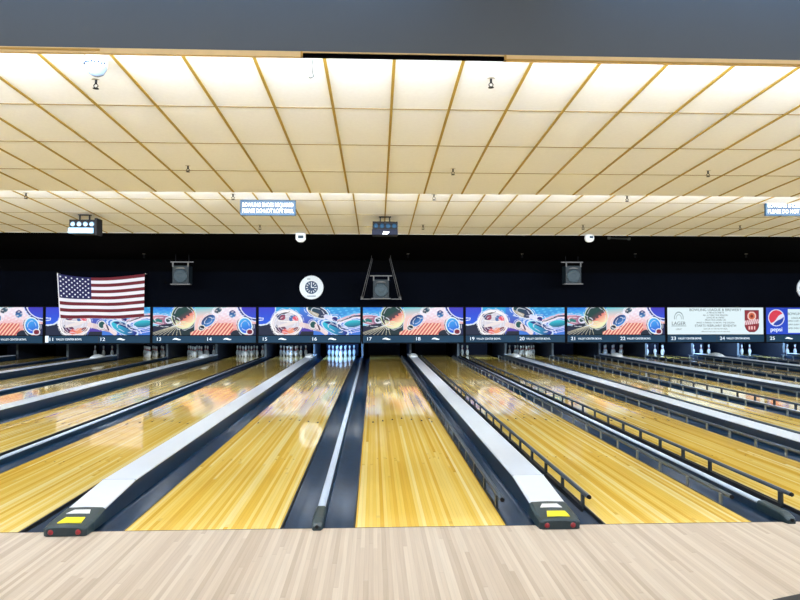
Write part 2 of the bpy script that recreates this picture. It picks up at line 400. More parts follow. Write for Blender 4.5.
# ------------------------------------------------------------------ pins and pin decks
prof=[(0.0258,0.0),(0.030,0.006),(0.0359,0.019),(0.0497,0.057),(0.0588,0.090),(0.0605,0.114),(0.0571,0.149),(0.0466,0.184),(0.0322,0.219),(0.0249,0.240),(0.0228,0.254),(0.0237,0.270),(0.0269,0.297),(0.0315,0.325),(0.0323,0.343),(0.0290,0.360),(0.020,0.373),(0.008,0.380),(0.0005,0.381)]
fm=[0]*(len(prof)-1); fm[8]=1; fm[10]=1
pin_me=MB().lathe(prof,seg=18,fm=fm).mesh('bowling_pin',[M['pin'],M['pin_red']])
PP={1:(0,0,'front'),2:(-1,1,'second row left'),3:(1,1,'second row right'),4:(-2,2,'third row left'),5:(0,2,'third row middle'),6:(2,2,'third row right'),7:(-3,3,'back row far left'),8:(-1,3,'back row inner left'),9:(1,3,'back row inner right'),10:(3,3,'back row far right')}
full=list(range(1,11)); rear=[7,8,9,10]
RACK={11:[7,8,9],12:full,13:full,14:full,15:full,16:full,19:[7,4],20:full,22:rear+[4,5,6],23:rear+[4,6],24:rear,25:rear,26:rear}
LOOK={11:'grey',12:'grey',13:'grey',14:'grey',15:'silvery',16:'bluish',19:'white',20:'pale',22:'pale',23:'white',24:'white',25:'white',26:'white'}
for n,ps in RACK.items():
    cx=edges(n)+LANE_W/2
    for p in ps:
        ix,iy,w=PP[p]
        o=link('bowling_pin', pin_me, None, (cx+ix*0.1524, 18.10+iy*0.264, 0.0))
        tag(o,'%s pin, %s, on the %s'%(LOOK[n],w,LREF[n]),'bowling pin','bowling pins on the '+LREF[n])
# kickback partitions between the pin decks, pit curtains behind
for n in range(9,28):
    x = edges(n) - (GAP_N if n%2 else GAP_W)/2
    t=thing('kickback_partition',(x,0,0),'grey partition at pin deck left of the '+LREF[n] if n<27 else 'grey partition at pin deck right of the far right lane','pin deck partition','kickback partitions')
    hw=0.03
    z0=0.15 if n%2==0 else 0.066
    MB().box(-hw,hw,17.55,19.9,-0.16,1.15).build('panel', M['kick'], t)
    MB().box(-hw-0.004,hw+0.004,17.53,17.55,z0,1.15).build('front_edge', M['kick_edge'], t)
for n in range(9,27):
    x=edges(n)
    o=MB().box(-0.60,0.60,19.55,19.58,-0.05,1.15).build('pit_curtain', M['pit'], None, (x+LANE_W/2,0,0))
    tag(o,'dark navy curtain behind the pins of the '+LREF[n],'pit curtain','pit curtains')

# ------------------------------------------------------------------ printed artwork of the masking units
def raster(w,h,ss,fn):
    ys,xs=np.mgrid[0:h*ss+1,0:w*ss+1]/float(ss)
    img=np.zeros(xs.shape+(3,)); fn(img,xs,ys); return img
def lin(c): return np.array(srgb(*c))
def blend(img,mask,c): img[mask]=c if not isinstance(c,tuple) else lin(c)
def ell(xs,ys,cx,cy,rx,ry,ang=0):
    a=math.radians(ang); dx,dy=xs-cx,ys-cy; u=dx*math.cos(a)+dy*math.sin(a); v=-dx*math.sin(a)+dy*math.cos(a)
    return np.sqrt((u/rx)**2+(v/ry)**2),u,v
def seg(xs,ys,p,q):
    px,py=p; qx,qy=q; L2=(qx-px)**2+(qy-py)**2
    t=np.clip(((xs-px)*(qx-px)+(ys-py)*(qy-py))/L2,0,1)
    return np.hypot(xs-px-t*(qx-px),ys-py-t*(qy-py))
def curve(img,xs,ys,pts,w,c):
    for a,b in zip(pts[:-1],pts[1:]): blend(img,seg(xs,ys,a,b)<w,c)
def grad(img,mask,t,c0,c1):
    t=np.clip(t,0,1)[...,None]; g=lin(c0)*(1-t)+lin(c1)*t; img[mask]=g[mask]
def wob(xs,ys,s): return np.sin(xs*1.3*s+ys*2.1)*0.5+np.sin(ys*1.7*s-xs*0.9+2)*0.5
def art_a(img,xs,ys):
    al=np.ones(xs.shape,bool)
    grad(img,al,ys/14,(30,140,225),(60,190,220))
    grad(img,(xs<32),(ys+wob(xs,ys,.6)*1.5)/12,(20,120,225),(90,200,235))
    m=xs>40; grad(img,m,(ys+(xs-40)*0.1)/10,(90,200,215),(240,200,195))
    m=(xs>57)&(ys+0.2*(xs-57)>3); grad(img,m,(ys-6+2*wob(xs,ys,.5))/16,(240,225,240),(235,150,140))
    # pin head lying at the left
    d,u,v=ell(xs,ys,9,12.5,13,4.6,6); blend(img,d<1.12,(235,225,250)); grad(img,d<1,(u+12)/24,(225,150,160),(70,60,120))
    blend(img,(xs<9)&(np.abs(ys-13-0.6*np.sin(xs))<1.6),(30,120,120))
    d,u,v=ell(xs,ys,15.5,12.5,4.2,3.4); blend(img,d<1,(225,225,245)); blend(img,d<.72,(18,70,80))
    # dark floor with converging lines
    m=ys>(18.8-0.02*xs-0.10*xs+(xs*0)); m=(ys>17+ (8-xs)*0.15)&(xs<40); grad(img,m,xs/30,(14,22,60),(10,40,50))
    for k in range(9):
        x1=-4+k*5.5; blend(img,(seg(xs,ys,(24,17),(x1-12,30))<0.22)&(ys>18)&(xs<40),(205,200,175))
    # stripes running to the right
    m=(ys>15.5-0.0*xs)&(xs>36)&(xs<78)&(ys>27-(xs-30)*0.42)
    st=np.sin((xs*1.15+ys*0.9)*1.55)
    blend(img,m,(205,95,95)); blend(img,m&(st>0.1),(250,185,165)); blend(img,m&(st>0.85),(255,225,190))
    # big dark green ball with glowing underside
    d,u,v=ell(xs,ys,29.5,9.0,11.6,11.6); t=(u*0.6+v+4)/13
    blend(img,d<1.04,(225,235,200)); grad(img,d<.97,t*0.8,(14,62,60),(150,60,90))
    m=(d<.97)&(u*0.7+v>2.0+1.2*wob(xs,ys,.9)); grad(img,m,(u*0.7+v-2)/9,(225,120,110),(252,222,180))
    for a in range(7): curve(img,xs,ys,[(29.5+11*math.cos(q/6),9+(10.6-a*0.9)*math.sin(q/6)) for q in range(2+a,15)],0.20,(250,240,190) if a%2 else (220,250,200))
    # navy pin, tilted
    d,u,v=ell(xs,ys,53.5,13,7.6,4.6,-38); blend(img,d<1.15,(240,225,235)); grad(img,d<1,(v+4)/9,(10,30,90),(60,140,220))
    d,u,v=ell(xs,ys,63,3,4.0,2.6,-30); blend(img,d<1.2,(240,235,240)); grad(img,d<.95,(u+3)/6,(20,30,60),(60,100,120))
    d,u,v=ell(xs,ys,47.0,20,2.8,2.2,-20); blend(img,d<1,(12,30,50)); blend(img,(d>1)&(d<1.3),(235,230,220))
    # small navy ball
    d,u,v=ell(xs,ys,77,6.5,3.4,3.6); grad(img,d<1,(v+3)/7,(20,30,110),(60,140,200))
    # dark mound and blue pin head at right
    d,u,v=ell(xs,ys,82,27,7,5); blend(img,d<1,(14,28,50))
    blend(img,(xs>94)&(ys>16),(20,30,78))
    d,u,v=ell(xs,ys,100,-5,19,18.5); blend(img,d<1.03,(215,225,250)); grad(img,d<.98,(ys)/12,(60,50,190),(30,80,215))
    blend(img,(np.abs(d-.86)<.025),(225,230,250)); blend(img,(np.abs(d-.93)<.03),(16,30,90))
    d,u,v=ell(xs,ys,89.5,18,6.5,7.8,-15); blend(img,d<1.10,(225,245,250)); grad(img,d<.94,(v+7)/14,(60,170,240),(20,80,215))
    blend(img,(np.abs(d-1.2)<.045)&(xs<90)&(ys>12),(14,40,80))
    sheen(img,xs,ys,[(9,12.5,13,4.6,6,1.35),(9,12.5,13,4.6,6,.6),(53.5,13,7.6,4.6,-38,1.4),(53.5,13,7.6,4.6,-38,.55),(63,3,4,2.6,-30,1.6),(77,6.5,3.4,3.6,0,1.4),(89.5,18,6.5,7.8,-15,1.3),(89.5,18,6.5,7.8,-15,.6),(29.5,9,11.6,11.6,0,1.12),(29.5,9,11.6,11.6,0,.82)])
    m=(xs>57)&(xs<86)&(ys<14)&(wob(xs,ys,.8)>.45); img[m]=img[m]*.5+lin((255,250,255))*.5
    d,u,v=ell(xs,ys,94,24,2.8,2.4); blend(img,d<1.3,(235,230,240)); blend(img,d<.95,(120,20,50))
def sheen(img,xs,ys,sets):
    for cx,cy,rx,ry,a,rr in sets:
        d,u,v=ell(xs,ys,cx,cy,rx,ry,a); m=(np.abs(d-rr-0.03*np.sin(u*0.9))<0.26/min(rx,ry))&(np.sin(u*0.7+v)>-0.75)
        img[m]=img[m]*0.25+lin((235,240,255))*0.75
def art_b(img,xs,ys):
    al=np.ones(xs.shape,bool)
    grad(img,al,(ys+xs*0.05)/18,(40,170,225),(60,120,215))
    grad(img,(xs>40)&(xs<54),(ys)/20,(50,130,225),(80,60,170))
    blend(img,(ys>16)&(xs<40),(14,26,58))
    # blue ball at the left
    d,u,v=ell(xs,ys,2,0,14,17); blend(img,d<1.06,(210,230,250)); grad(img,d<1,(ys)/15,(50,60,205),(30,90,225))
    curve(img,xs,ys,[(-1,13),(4,12.4),(4.6,10.6),(-1,10.2)],0.4,(225,235,250))
    # swoosh from ball to strip
    curve(img,xs,ys,[(0,17.2),(8,16.5),(14,13)],0.5,(220,230,240))
    # pale ball with scribbles
    d,u,v=ell(xs,ys,27.5,15.5,15.5,13.2); blend(img,d<1,(216,212,222))
    for (cx,cy,rx,ry,c) in ((22,9,4,3.4,(30,30,90)),(23.5,10,2.6,2.4,(150,60,90)),(34,11,4.4,3.6,(70,110,170)),(36,11.5,3.0,3.0,(230,90,110)),(22,22,5,3.2,(90,30,80)),(26,24,3.2,3,(230,110,100)),(32,23,4,3,(235,150,120)),(37,21.5,3,2,(120,40,50)),(28,16.5,11,1.6,(235,225,225)),(15.0,23.2,1.4,3.4,(30,16,36)),(17.5,19,1,2.4,(40,40,80)),(18.8,8,2.4,1.6,(16,40,110)),(26,5.2,5,1.0,(14,20,60))):
        e,_,_=ell(xs,ys,cx,cy,rx,ry,-15); blend(img,e<1,c)
    for rr in (1.0,.93,.83): blend(img,(np.abs(d-rr)<.022),(250,245,245))
    curve(img,xs,ys,[(14,9),(12,16),(15,24),(19,27)],0.5,(250,250,250)); curve(img,xs,ys,[(18,5),(30,3.5),(38,7),(42,13)],0.45,(245,245,255)); curve(img,xs,ys,[(19,13),(28,14),(38,13.4)],0.4,(250,245,240))
    # pale streak
    m=(seg(xs,ys,(42,17),(62,22))<2.4); grad(img,m,(xs-42)/20,(235,215,215),(170,140,150)); blend(img,(ys>23.5)&(xs>41)&(xs<54),(18,26,50))
    # dark pin upper centre, neck to the right
    d,u,v=ell(xs,ys,58,4.5,11,5.2,22); blend(img,d<1.10,(235,235,240)); grad(img,d<.95,(u+9)/18,(20,70,80),(40,44,90))
    blend(img,(d<.9)&(v>1.5)&(u<2),(190,180,160))
    m=seg(xs,ys,(66,9),(74,11.6))<2.2; blend(img,m,(220,220,245)); d,u,v=ell(xs,ys,75,11.5,3.6,2.7,10); blend(img,d<1.2,(225,225,250)); blend(img,d<.8,(30,30,120))
    curve(img,xs,ys,[(48,8),(60,11),(72,14),(84,15)],0.35,(210,225,250))
    # lower pin
    d,u,v=ell(xs,ys,53.5,17,3.2,3.4); blend(img,d<1.25,(225,225,230)); blend(img,d<.9,(16,80,80))
    m=seg(xs,ys,(57,18),(66,25))<2.2; blend(img,m,(235,215,220)); curve(img,xs,ys,[(58,17),(60,22)],0.7,(60,30,70))
    d,u,v=ell(xs,ys,75,20.5,13.5,5.4,24); blend(img,d<1.10,(205,225,250)); grad(img,d<.97,(u+12)/24,(40,190,220),(20,40,140)); blend(img,(d<.9)&(v<-1),(20,50,120))
    # right side streams and teal pin
    for i,(c,yy) in enumerate((((235,190,205),8.5),((60,40,60),10.2),((245,225,240),11.8),((90,180,235),7.0))):
        curve(img,xs,ys,[(78,yy+4),(86,yy+1),(94,yy-1.5),(102,yy-2)],0.75,c)
    d,u,v=ell(xs,ys,93,16,9,3.6,-6); blend(img,d<1.12,(200,225,250)); grad(img,d<.97,(v+3)/6,(40,190,210),(16,90,130))
    for q in range(3): curve(img,xs,ys,[(82,18+q*1.8),(90,22+q*1.5),(101,19+q*2)],0.38,(205,205,250) if q!=1 else (30,30,130))
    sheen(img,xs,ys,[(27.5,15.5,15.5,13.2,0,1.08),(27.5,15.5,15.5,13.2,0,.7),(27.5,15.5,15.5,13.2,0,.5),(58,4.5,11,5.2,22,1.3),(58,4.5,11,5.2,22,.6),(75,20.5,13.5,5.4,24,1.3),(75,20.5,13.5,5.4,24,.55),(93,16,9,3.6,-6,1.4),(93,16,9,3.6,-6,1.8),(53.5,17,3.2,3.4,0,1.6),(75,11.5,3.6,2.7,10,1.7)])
    m=(xs>66)&(ys<9)&(wob(xs,ys,.35)>.5); img[m]=img[m]*.55+lin((120,220,255))*.45
    blend(img,(xs<52)&(ys>25.5)&(xs>40),(12,20,48))
def art_white(img,xs,ys):
    img[:]=lin((222,240,246))
    # pale arch mark at the left
    d,u,v=ell(xs,ys,12,11,4.6,6.4); blend(img,(np.abs(d-1)<.07)&(ys<12),(130,150,155)); blend(img,(np.abs(d-.6)<.07)&(ys<12),(165,182,186))
    blend(img,(seg(xs,ys,(4.5,18.6),(19.5,18.6))<.3),(130,150,155))
    # maroon shield at the right
    cx=88; w=np.where(ys<17,7.6,7.6*np.sqrt(np.clip(1-((ys-17)/8.2)**2,0,1)))
    sh=(np.abs(xs-cx)<w)&(ys>2.4)&(ys<25); blend(img,sh,(110,24,40))
    w2=w-0.9; blend(img,(np.abs(xs-cx)<w2)&(ys>3.3)&(ys<24),(140,34,48))
    d,u,v=ell(xs,ys,cx,8.6,4.6,4.6); blend(img,(d<1)&sh,(240,200,190)); blend(img,(d<.72),(205,100,60)); blend(img,(d<.35),(120,40,30))
    m=sh&(np.abs(ys-14.6+0.12*(xs-cx))<2.2); blend(img,m,(190,120,130)); blend(img,m&(np.sin(xs*3.1+ys)>0.1),(240,220,225))
    m=sh&(np.abs(ys-20.5)<1.7)&(np.abs(xs-cx)<4.4); blend(img,m&(np.sin(xs*2.3)>-.2),(245,190,190))
def art_pepsi(img,xs,ys):
    img[:]=lin((20,60,190)); grad(img,np.ones(xs.shape,bool),ys/27,(16,60,190),(24,70,205))
    d,u,v=ell(xs,ys,11,10.3,8.6,8.6); blend(img,d<1,(225,228,250))
    q=d<.9; w=v*0.80+u*0.60; tt=u*0.80-v*0.60
    blend(img,q&(w<0.8-0.9*np.sin(tt*.38)),(215,50,75))
    blend(img,q&(w>3.6+0.5*np.sin(tt*.4)-0.10*(tt+6)+0.2*np.clip(tt,0,9)),(16,60,165))
    m=(xs>23)&(ys>1.6)&(ys<25.6); blend(img,m,(215,238,244))
def grid_mesh(name, w, h, img, m, warp=None):
    H,Wd=img.shape[:2]
    vs=[]; 
    for j in range(H):
        for i in range(Wd):
            x=-w/2+w*i/(Wd-1); z=h*(1-j/(H-1))
            vs.append((x,0.0,z) if warp is None else warp(i/(Wd-1),j/(H-1)))
    fs=[(j*Wd+i,(j+1)*Wd+i,(j+1)*Wd+i+1,j*Wd+i+1) for j in range(H-1) for i in range(Wd-1)]
    me=bpy.data.meshes.new(name); me.from_pydata(vs,[],fs); me.materials.append(m)
    ca=me.color_attributes.new('Print','FLOAT_COLOR','POINT')
    buf=np.ones((H*Wd,4),dtype=np.float32); buf[:,:3]=img.reshape(-1,3); ca.data.foreach_set('color',buf.ravel()); me.update()
    return me
UW=PERIOD-0.09; UH=0.89; Z0=0.85
img_a=raster(100,27,3,art_a); img_b=raster(100,27,3,art_b); img_w=raster(100,27,3,art_white); img_p=raster(100,27,3,art_pepsi)
arts={'a':grid_mesh('artwork',UW,UH,img_a,M['art']),'b':grid_mesh('artwork',UW,UH,img_b,M['art']),'w':grid_mesh('artwork',UW,UH,img_w,M['art']),'p':grid_mesh('artwork',UW,UH,img_p,M['art'])}
frame_me=MB().box(-PERIOD/2+0.004,PERIOD/2-0.004,0.01,0.11,0.56,1.775).box(-PERIOD/2+0.004,-UW/2,-0.02,0.01,0.56,1.775).box(UW/2,PERIOD/2-0.004,-0.02,0.01,0.56,1.775).box(-UW/2,UW/2,-0.02,0.01,Z0+UH,1.775).box(-UW/2,UW/2,-0.02,0.01,0.825,Z0).mesh('housing',[M['mask_frame']])
band_me=MB().prism([(-UW/2,0.60),(UW/2,0.60),(UW/2,0.825),(-UW/2,0.825)],-0.03,0.009).mesh('number_band',[M['band']])
swoosh=MB()
for i in range(10):
    t0,t1=i/10,(i+1)/10; f=lambda t:(-0.13+0.26*t, 0.02*math.sin(t*5.2)+0.02*t-0.01, 0.006+0.022*math.sin(math.pi*t))
    a,b=f(t0),f(t1); swoosh.quad([(a[0],0,a[1]-a[2]),(b[0],0,b[1]-b[2]),(b[0],0,b[1]+b[2]),(a[0],0,a[1]+a[2])])
sw_me=swoosh.mesh('team_mark',[M['letters']])
DES={-4:'b',-3:'b',-2:'a',-1:'b',0:'a',1:'b',2:'a',3:'w',4:'p'}; DES[-4]='a'
LBL={-4:'backlit masking panel of balls and pins cut off by the left picture edge',-3:'backlit masking panel of pale ball and teal pins behind the flag',-2:'backlit masking panel of glowing balls and pins just right of the flag',-1:'backlit masking panel of pale ball and teal pins below the round white disc',0:'backlit masking panel of dark green ball and stripes below the middle speaker',1:'backlit masking panel of pale ball and teal pins left of the right speaker',2:'backlit masking panel of dark green ball and stripes below the right speaker',3:'white backlit masking panel with printed lines and a maroon shield',4:'blue backlit masking panel with a red white and blue globe at far right'}
TEAM={10,11,19,20,21,22,23,24}
for k in range(-4,5):
    x=X17-GAP_N/2+k*PERIOD+PERIOD/2; a,b=17+2*k,18+2*k
    t=thing('masking_unit',(x,MASK_Y,0),LBL[k],'masking unit','masking units over the pin decks')
    link('housing',frame_me,t); art=link('artwork',arts[DES[k]],t,(0,-0.004,Z0)); bd=link('number_band',band_me,t)
    for n,ox,mx in ((a,-1.44,-0.87),(b,0.15,0.73)):
        if n in TEAM: ox+=0.06 if n==b else 0.0
        text('lane_number',str(n),0.155,M['letters'],bd,(ox,-0.036,0.715),sx=1.15)
        if n in TEAM: text('team_name','VALLEY CENTER BOWL',0.088,M['letters'],bd,(mx-0.02 if n==a else mx+0.02,-0.036,0.715),fit=0.80)
        else: link('team_mark',sw_me,bd,(mx,-0.034,0.715))
    for q in (-1,1): MB().box(q*(PERIOD/2-0.035)-0.02,q*(PERIOD/2-0.035)+0.02,0.11,1.53,1.0,1.1).build('support_arm',M['mask_frame'],t)
    if a==11: MB().box(-1.63,-1.53,-0.036,-0.03,0.62,0.83).build('white_plate',M['letters'],bd)
    MB().box(0.02,0.035,-0.034,-0.028,0.60,0.825).build('seam',M['dark_edge'],bd)
    ink=mat('ink_grey' if k==3 else 'ink', srgb(60,74,80),0.7) if k in (3,4) else None
    if k==3:
        lines=[('BOWLING LEAGUE & BREWERY',0.125,0.81,1.0),('A PRIVATE PARTY',0.075,0.715,1.0),('ALL A TAKE THE SEASON',0.075,0.635,1.0),('LEAGUES & LANES',0.075,0.555,1.0),('PRACTICE LANES OK',0.075,0.475,1.0),('BRING A FRIEND TO BOWL THE SEASON',0.07,0.385,1.0),('STARTS FEBRUARY SEVENTH',0.11,0.285,1.0),('SIGN UP AT THE FRONT DESK',0.06,0.18,1.0),('OPEN BOWLING EVERY DAY OF THE WEEK',0.05,0.09,1.0)]
        for s,sz,z,sx in lines: text('print_line',s,sz,ink,art,(0.0,-0.004,z),depth=0.001)
        text('print_line','LAGER',0.16,ink,art,(-1.25,-0.004,0.36),depth=0.001)
        text('print_line','LIGHT',0.07,ink,art,(-1.25,-0.004,0.17),depth=0.001)
    if k==4:
        text('print_line','pepsi',0.20,M['letters'],art,(-1.28,-0.004,0.16))
        text('print_line','BOWLING',0.12,ink,art,(-0.62,-0.004,0.68),depth=0.001)
        text('print_line','LEAGUE',0.09,ink,art,(-0.60,-0.004,0.54),depth=0.001)
        for z in (0.44,0.32,0.2): text('print_line','OPEN EVERY DAY',0.07,ink,art,(-0.6,-0.004,z),depth=0.001)

# ------------------------------------------------------------------ flag hanging on the wall over the masks
def flag_img(img,xs,ys):            # 100 x 52 units
    s=(ys/4.0).astype(int); 
    red=lin((104,12,32)); wh=lin((232,228,236))
    img[:]=np.where((s%2==0)[...,None],red,wh)
    m=(xs<39)&(ys<28); img[m]=lin((16,16,78))
    for r in range(9):
        for c in range(6 if r%2==0 else 5):
            cx=(3.4+c*6.45) if r%2==0 else (6.6+c*6.45); cy=2.8+r*2.8
            ang=np.arctan2(ys-cy,xs-cx); d=np.hypot(xs-cx,ys-cy)
            blend(img,d<1.12*(0.78+0.22*np.cos(5*(ang+math.pi/2))),(245,245,250))
    blend(img,xs<1.2,(235,232,238))
fi=raster(100,52,3,flag_img)
FY=15.88
c00,c10,c01,c11=on_y(57.5,273.5,FY),on_y(145,273.8,FY),on_y(60,317.2,FY),on_y(144.3,317.0,FY)
def fwarp(s,t):
    p=(c00*(1-s)+c10*s)*(1-t)+(c01*(1-s)+c11*s)*t
    sag=0.13*math.sin(math.pi*min(1,max(0,s**0.9)))*(1-0.55*t)+0.03*math.sin(s*9+1)*t*(1-s)
    bulge=0.05*math.sin(s*14)*(0.3+0.7*t)*math.sin(math.pi*s)
    return (p.x-c00.x, min(0.02,bulge-0.03), p.z-c00.z-sag)
fl=thing('flag',(c00.x,FY,c00.z),'large flag with red and white stripes and white stars hung over the masking panels','flag')
link('flag_cloth',grid_mesh('flag_cloth',1,1,fi,M['cloth'],fwarp),fl)
for o in fl.children:
    for p in o.data.polygons: p.use_smooth=True
for pt in (c00,c10):
    MB().tube((pt.x-c00.x,0.02,pt.z-c00.z+0.005),(pt.x-c00.x,0.17,pt.z-c00.z+0.005),0.012).build('hook',M['metal'],fl)

# ------------------------------------------------------------------ speakers on the black wall
def speaker(u,v,label,trapeze=False):
    Y=15.2; p=on_y(u,v,Y)
    t=thing('wall_speaker',(p.x,Y,p.z),label,'speaker','hanging speakers over the masking units')
    hw,hh=0.25,0.34
    if trapeze: hh=0.35
    MB().box(-hw,hw,-0.15,0.25,-hh,hh-0.12).build('cabinet',M['speaker'],t,bevel=0.015)
    g=MB().lathe([(0.0,0.01),(0.05,0.016),(0.075,0.01),(0.13,0.004),(0.185,0.022),(0.205,0.022),(0.212,0.0)],(0,-0.152,-0.10),24,axis='y').build('woofer',M['speaker_cone'],t)
    hb=MB()
    for q in range(6):
        a0=-0.15+q*0.05; f=lambda x:0.03*(1-(x/0.15)**2)
        hb.quad([(a0,-0.156,hh-0.215),(a0+0.05,-0.156,hh-0.215),(a0+0.05,-0.160,hh-0.205+f(a0+0.05)),(a0,-0.160,hh-0.205+f(a0))])
    hb.build('horn',M['wire'],t)
    b=MB().box(-hw-0.10,hw+0.10,-0.02,0.03,hh-0.015,hh+0.015)
    for s in (-1,1): b.box(s*(hw-0.02)-0.02,s*(hw-0.02)+0.02,-0.165,-0.15,hh-0.16,hh-0.01)
    b.box(-hw-0.05,hw+0.05,-0.17,0.03,-hh-0.03,-hh)
    b.build('bracket',M['wire'],t)
    zc=ceil_z(Y,3)-p.z
    st=MB()
    if trapeze:
        for s in (-1,1):
            st.tube((s*0.62,0,-hh-0.02),(s*0.30,0.05,min(zc,hh+0.55)),0.011); st.tube((s*0.56,0.02,-hh-0.02),(s*0.26,0.05,min(zc,hh+0.55)),0.008)
        st.tube((-0.30,0.05,hh+0.55),(-0.30,0.05,zc),0.006).tube((0.30,0.05,hh+0.55),(0.30,0.05,zc),0.006)
        st.box(-0.64,0.64,-0.02,0.03,-hh-0.04,-hh-0.015)
        for s in (-1,1): st.lathe([(0.035,-0.03),(0.04,0.0),(0.03,0.04)],(s*0.60,0,-hh+0.02),10)
        st.build('trapeze_wires',M['wire'],t)
    else:
        for s in (-1,1): st.tube((s*0.2,0.02,hh+0.01),(s*0.2,0.02,zc),0.012)
        st.build('hanger_rods',M['dark_metal'],t)
    return t
speaker(182,273,'dark boxy speaker hanging at upper left between the flag and the round disc')
speaker(381,287,'dark boxy speaker hanging on slanted wires above the middle masking panels',True)
speaker(572,273,'dark boxy speaker hanging on the right side of the black wall')

# corner of a dark mat on the approach
def on_floor(u,v):
    d=ray(u,v); t=-EYE/d.z
    return Vector((0,-DIST,EYE))+d*t
a=on_floor(777,600); b=on_floor(800,595.2); d=(b-a).normalized(); nrm=Vector((d.y,-d.x,0))
a=a-d*0.03; b=a+d*1.5
o=MB().loft([[a,b,b+nrm*0.9,a+nrm*0.9],[p+Vector((0,0,0.008)) for p in (a,b,b+nrm*0.9,a+nrm*0.9)]]).build('floor_mat',M['dark_edge'])
tag(o,'corner of a dark floor mat on the pale approach at bottom right','mat')
# round white discs
def disc(u,v,label,r=0.39):
    Y=MASK_Y+0.045; p=on_y(u,v,Y)
    t=thing('round_disc',(p.x,Y,p.z),label,'wall disc','round white discs on the black wall')
    MB().lathe([(0.0,0.03),(r*0.86,0.03),(r*0.9,0.05),(r*0.98,0.045),(r,0.0),(r,-0.02)],(0,0,0),40,axis='y').build('face',M['plastic_white'],t)
    MB().lathe([(0.0,0.038),(r*0.52,0.038),(r*0.54,0.03)],(0,0,0),32,axis='y').build('blue_centre',M['disc_blue'],t)
    s=MB()
    for i in range(12):
        a=i*math.pi/6; c,sn=math.cos(a),math.sin(a); r0,r1=r*0.30,r*0.46; w=0.012
        s.quad([(c*r0-sn*w,-0.042,sn*r0+c*w),(c*r1-sn*w,-0.042,sn*r1+c*w),(c*r1+sn*w,-0.042,sn*r1-c*w),(c*r0+sn*w,-0.042,sn*r0-c*w)])
    s.quad([(-0.012,-0.044,0),(0.012,-0.044,0),(0.012,-0.044,0.14),(-0.012,-0.044,0.14)]); s.quad([(0,-0.044,-0.012),(0.10,-0.044,-0.012),(0.10,-0.044,0.012),(0,-0.044,0.012)])
    s.build('marks',M['white'],t)
    d=MB()
    for z,x0,x1 in ((r*0.70,-0.14,-0.04),(-r*0.72,-0.13,0.14)): d.box(x0,x1,-0.036,-0.031,z-0.012,z+0.012)
    d.build('lettering',M['disc_blue'],t)
disc(311.5,287.5,'round white disc with dark blue centre on the black wall right of the flag')
disc(808,288.5,'round white disc cut off at the right edge of the black wall')

# ------------------------------------------------------------------ ceiling fittings
def sign(u0,u1,vt,Yd,label):
    p=on_y((u0+u1)/2,vt,Yd); w=(on_y(u1,vt,Yd)-on_y(u0,vt,Yd)).x; h=0.26
    t=thing('hanging_sign',(p.x,Yd,p.z-h),label,'sign','hanging text signs')
    MB().box(-w/2,w/2,0,0.03,0,h).build('board',M['sign_face'],t)
    MB().box(-w/2-0.01,w/2+0.01,-0.006,0.036,h,h+0.018).box(-w/2-0.01,w/2+0.01,-0.006,0.036,-0.016,0).box(-w/2-0.014,-w/2,-0.006,0.036,-0.016,h+0.018).box(w/2,w/2+0.014,-0.006,0.036,-0.016,h+0.018).build('frame',M['band'],t)
    text('lettering','BOWLING SHOES REQUIRED',0.108,M['white'],t,(0,-0.006,h*0.70),fit=w*0.94)
    text('lettering','PLEASE DO NOT LOFT BALL',0.108,M['white'],t,(0,-0.006,h*0.26),fit=w*0.94)
    zc=ceil_z(Yd,2)-(p.z-h); c=MB()
    for s in (-1,1): c.tube((s*w*0.42,0.015,h),(s*w*0.42,0.015,zc),0.004)
    c.build('hanging_wires',M['wire'],t)
sign(241,295,201,7.6,'blue grey hanging sign with two lines of white lettering, left of the centre')
sign(766,822,202,7.6,'blue grey hanging sign with white lettering at the right edge of the picture')

def light_box(u,v,label,look):
    p=on_ceiling(u,v-9.5,2); Y=p.y
    t=thing('light_box',(p.x,Y,p.z-0.42),label,'light fixture','black light boxes under the ceiling')
    w,h=0.27,0.30
    MB().box(-w,w,-0.10,0.16,0.0,h).build('housing',M['dark_metal'],t,bevel=0.01)
    for i in range(4):
        MB().lathe([(0.0,0.012),(0.025,0.014),(0.045,0.01),(0.05,0.0),(0.05,-0.01)],(-w+0.075+i*(2*w-0.15)/3,-0.10,h*0.68),14,axis='y').build('lamp',M['lamp_glass'] if look else M['band'],t)
    MB().box(-w-0.01,w-0.03 if look else w,-0.125,-0.10,0.01,h*0.42).build('front_plate',M['silver_blue'] if look else M['box_front'],t,bevel=0.008)
    if look: MB().box(w-0.01,w+0.035,-0.12,0.16,-0.02,h+0.03).build('side_plate',M['dark_metal'],t)
    else: MB().quad([(-0.06,-0.127,0.02),(0.05,-0.127,0.02),(0.10,-0.127,0.075),(-0.03,-0.127,0.085)]).build('white_mark',M['white'],t)
    b=MB()
    for s in (-1,1): b.box(s*0.10-0.012,s*0.10+0.012,0.0,0.03,h,0.42)
    b.box(-0.13,0.13,-0.02,0.05,0.402,0.42); b.build('mount',M['dark_metal'],t)
light_box(84.5,224,'black light box with pale blue front plate under the far left ceiling',True)
light_box(385,226,'black light box with small white mark under the middle of the ceiling',False)

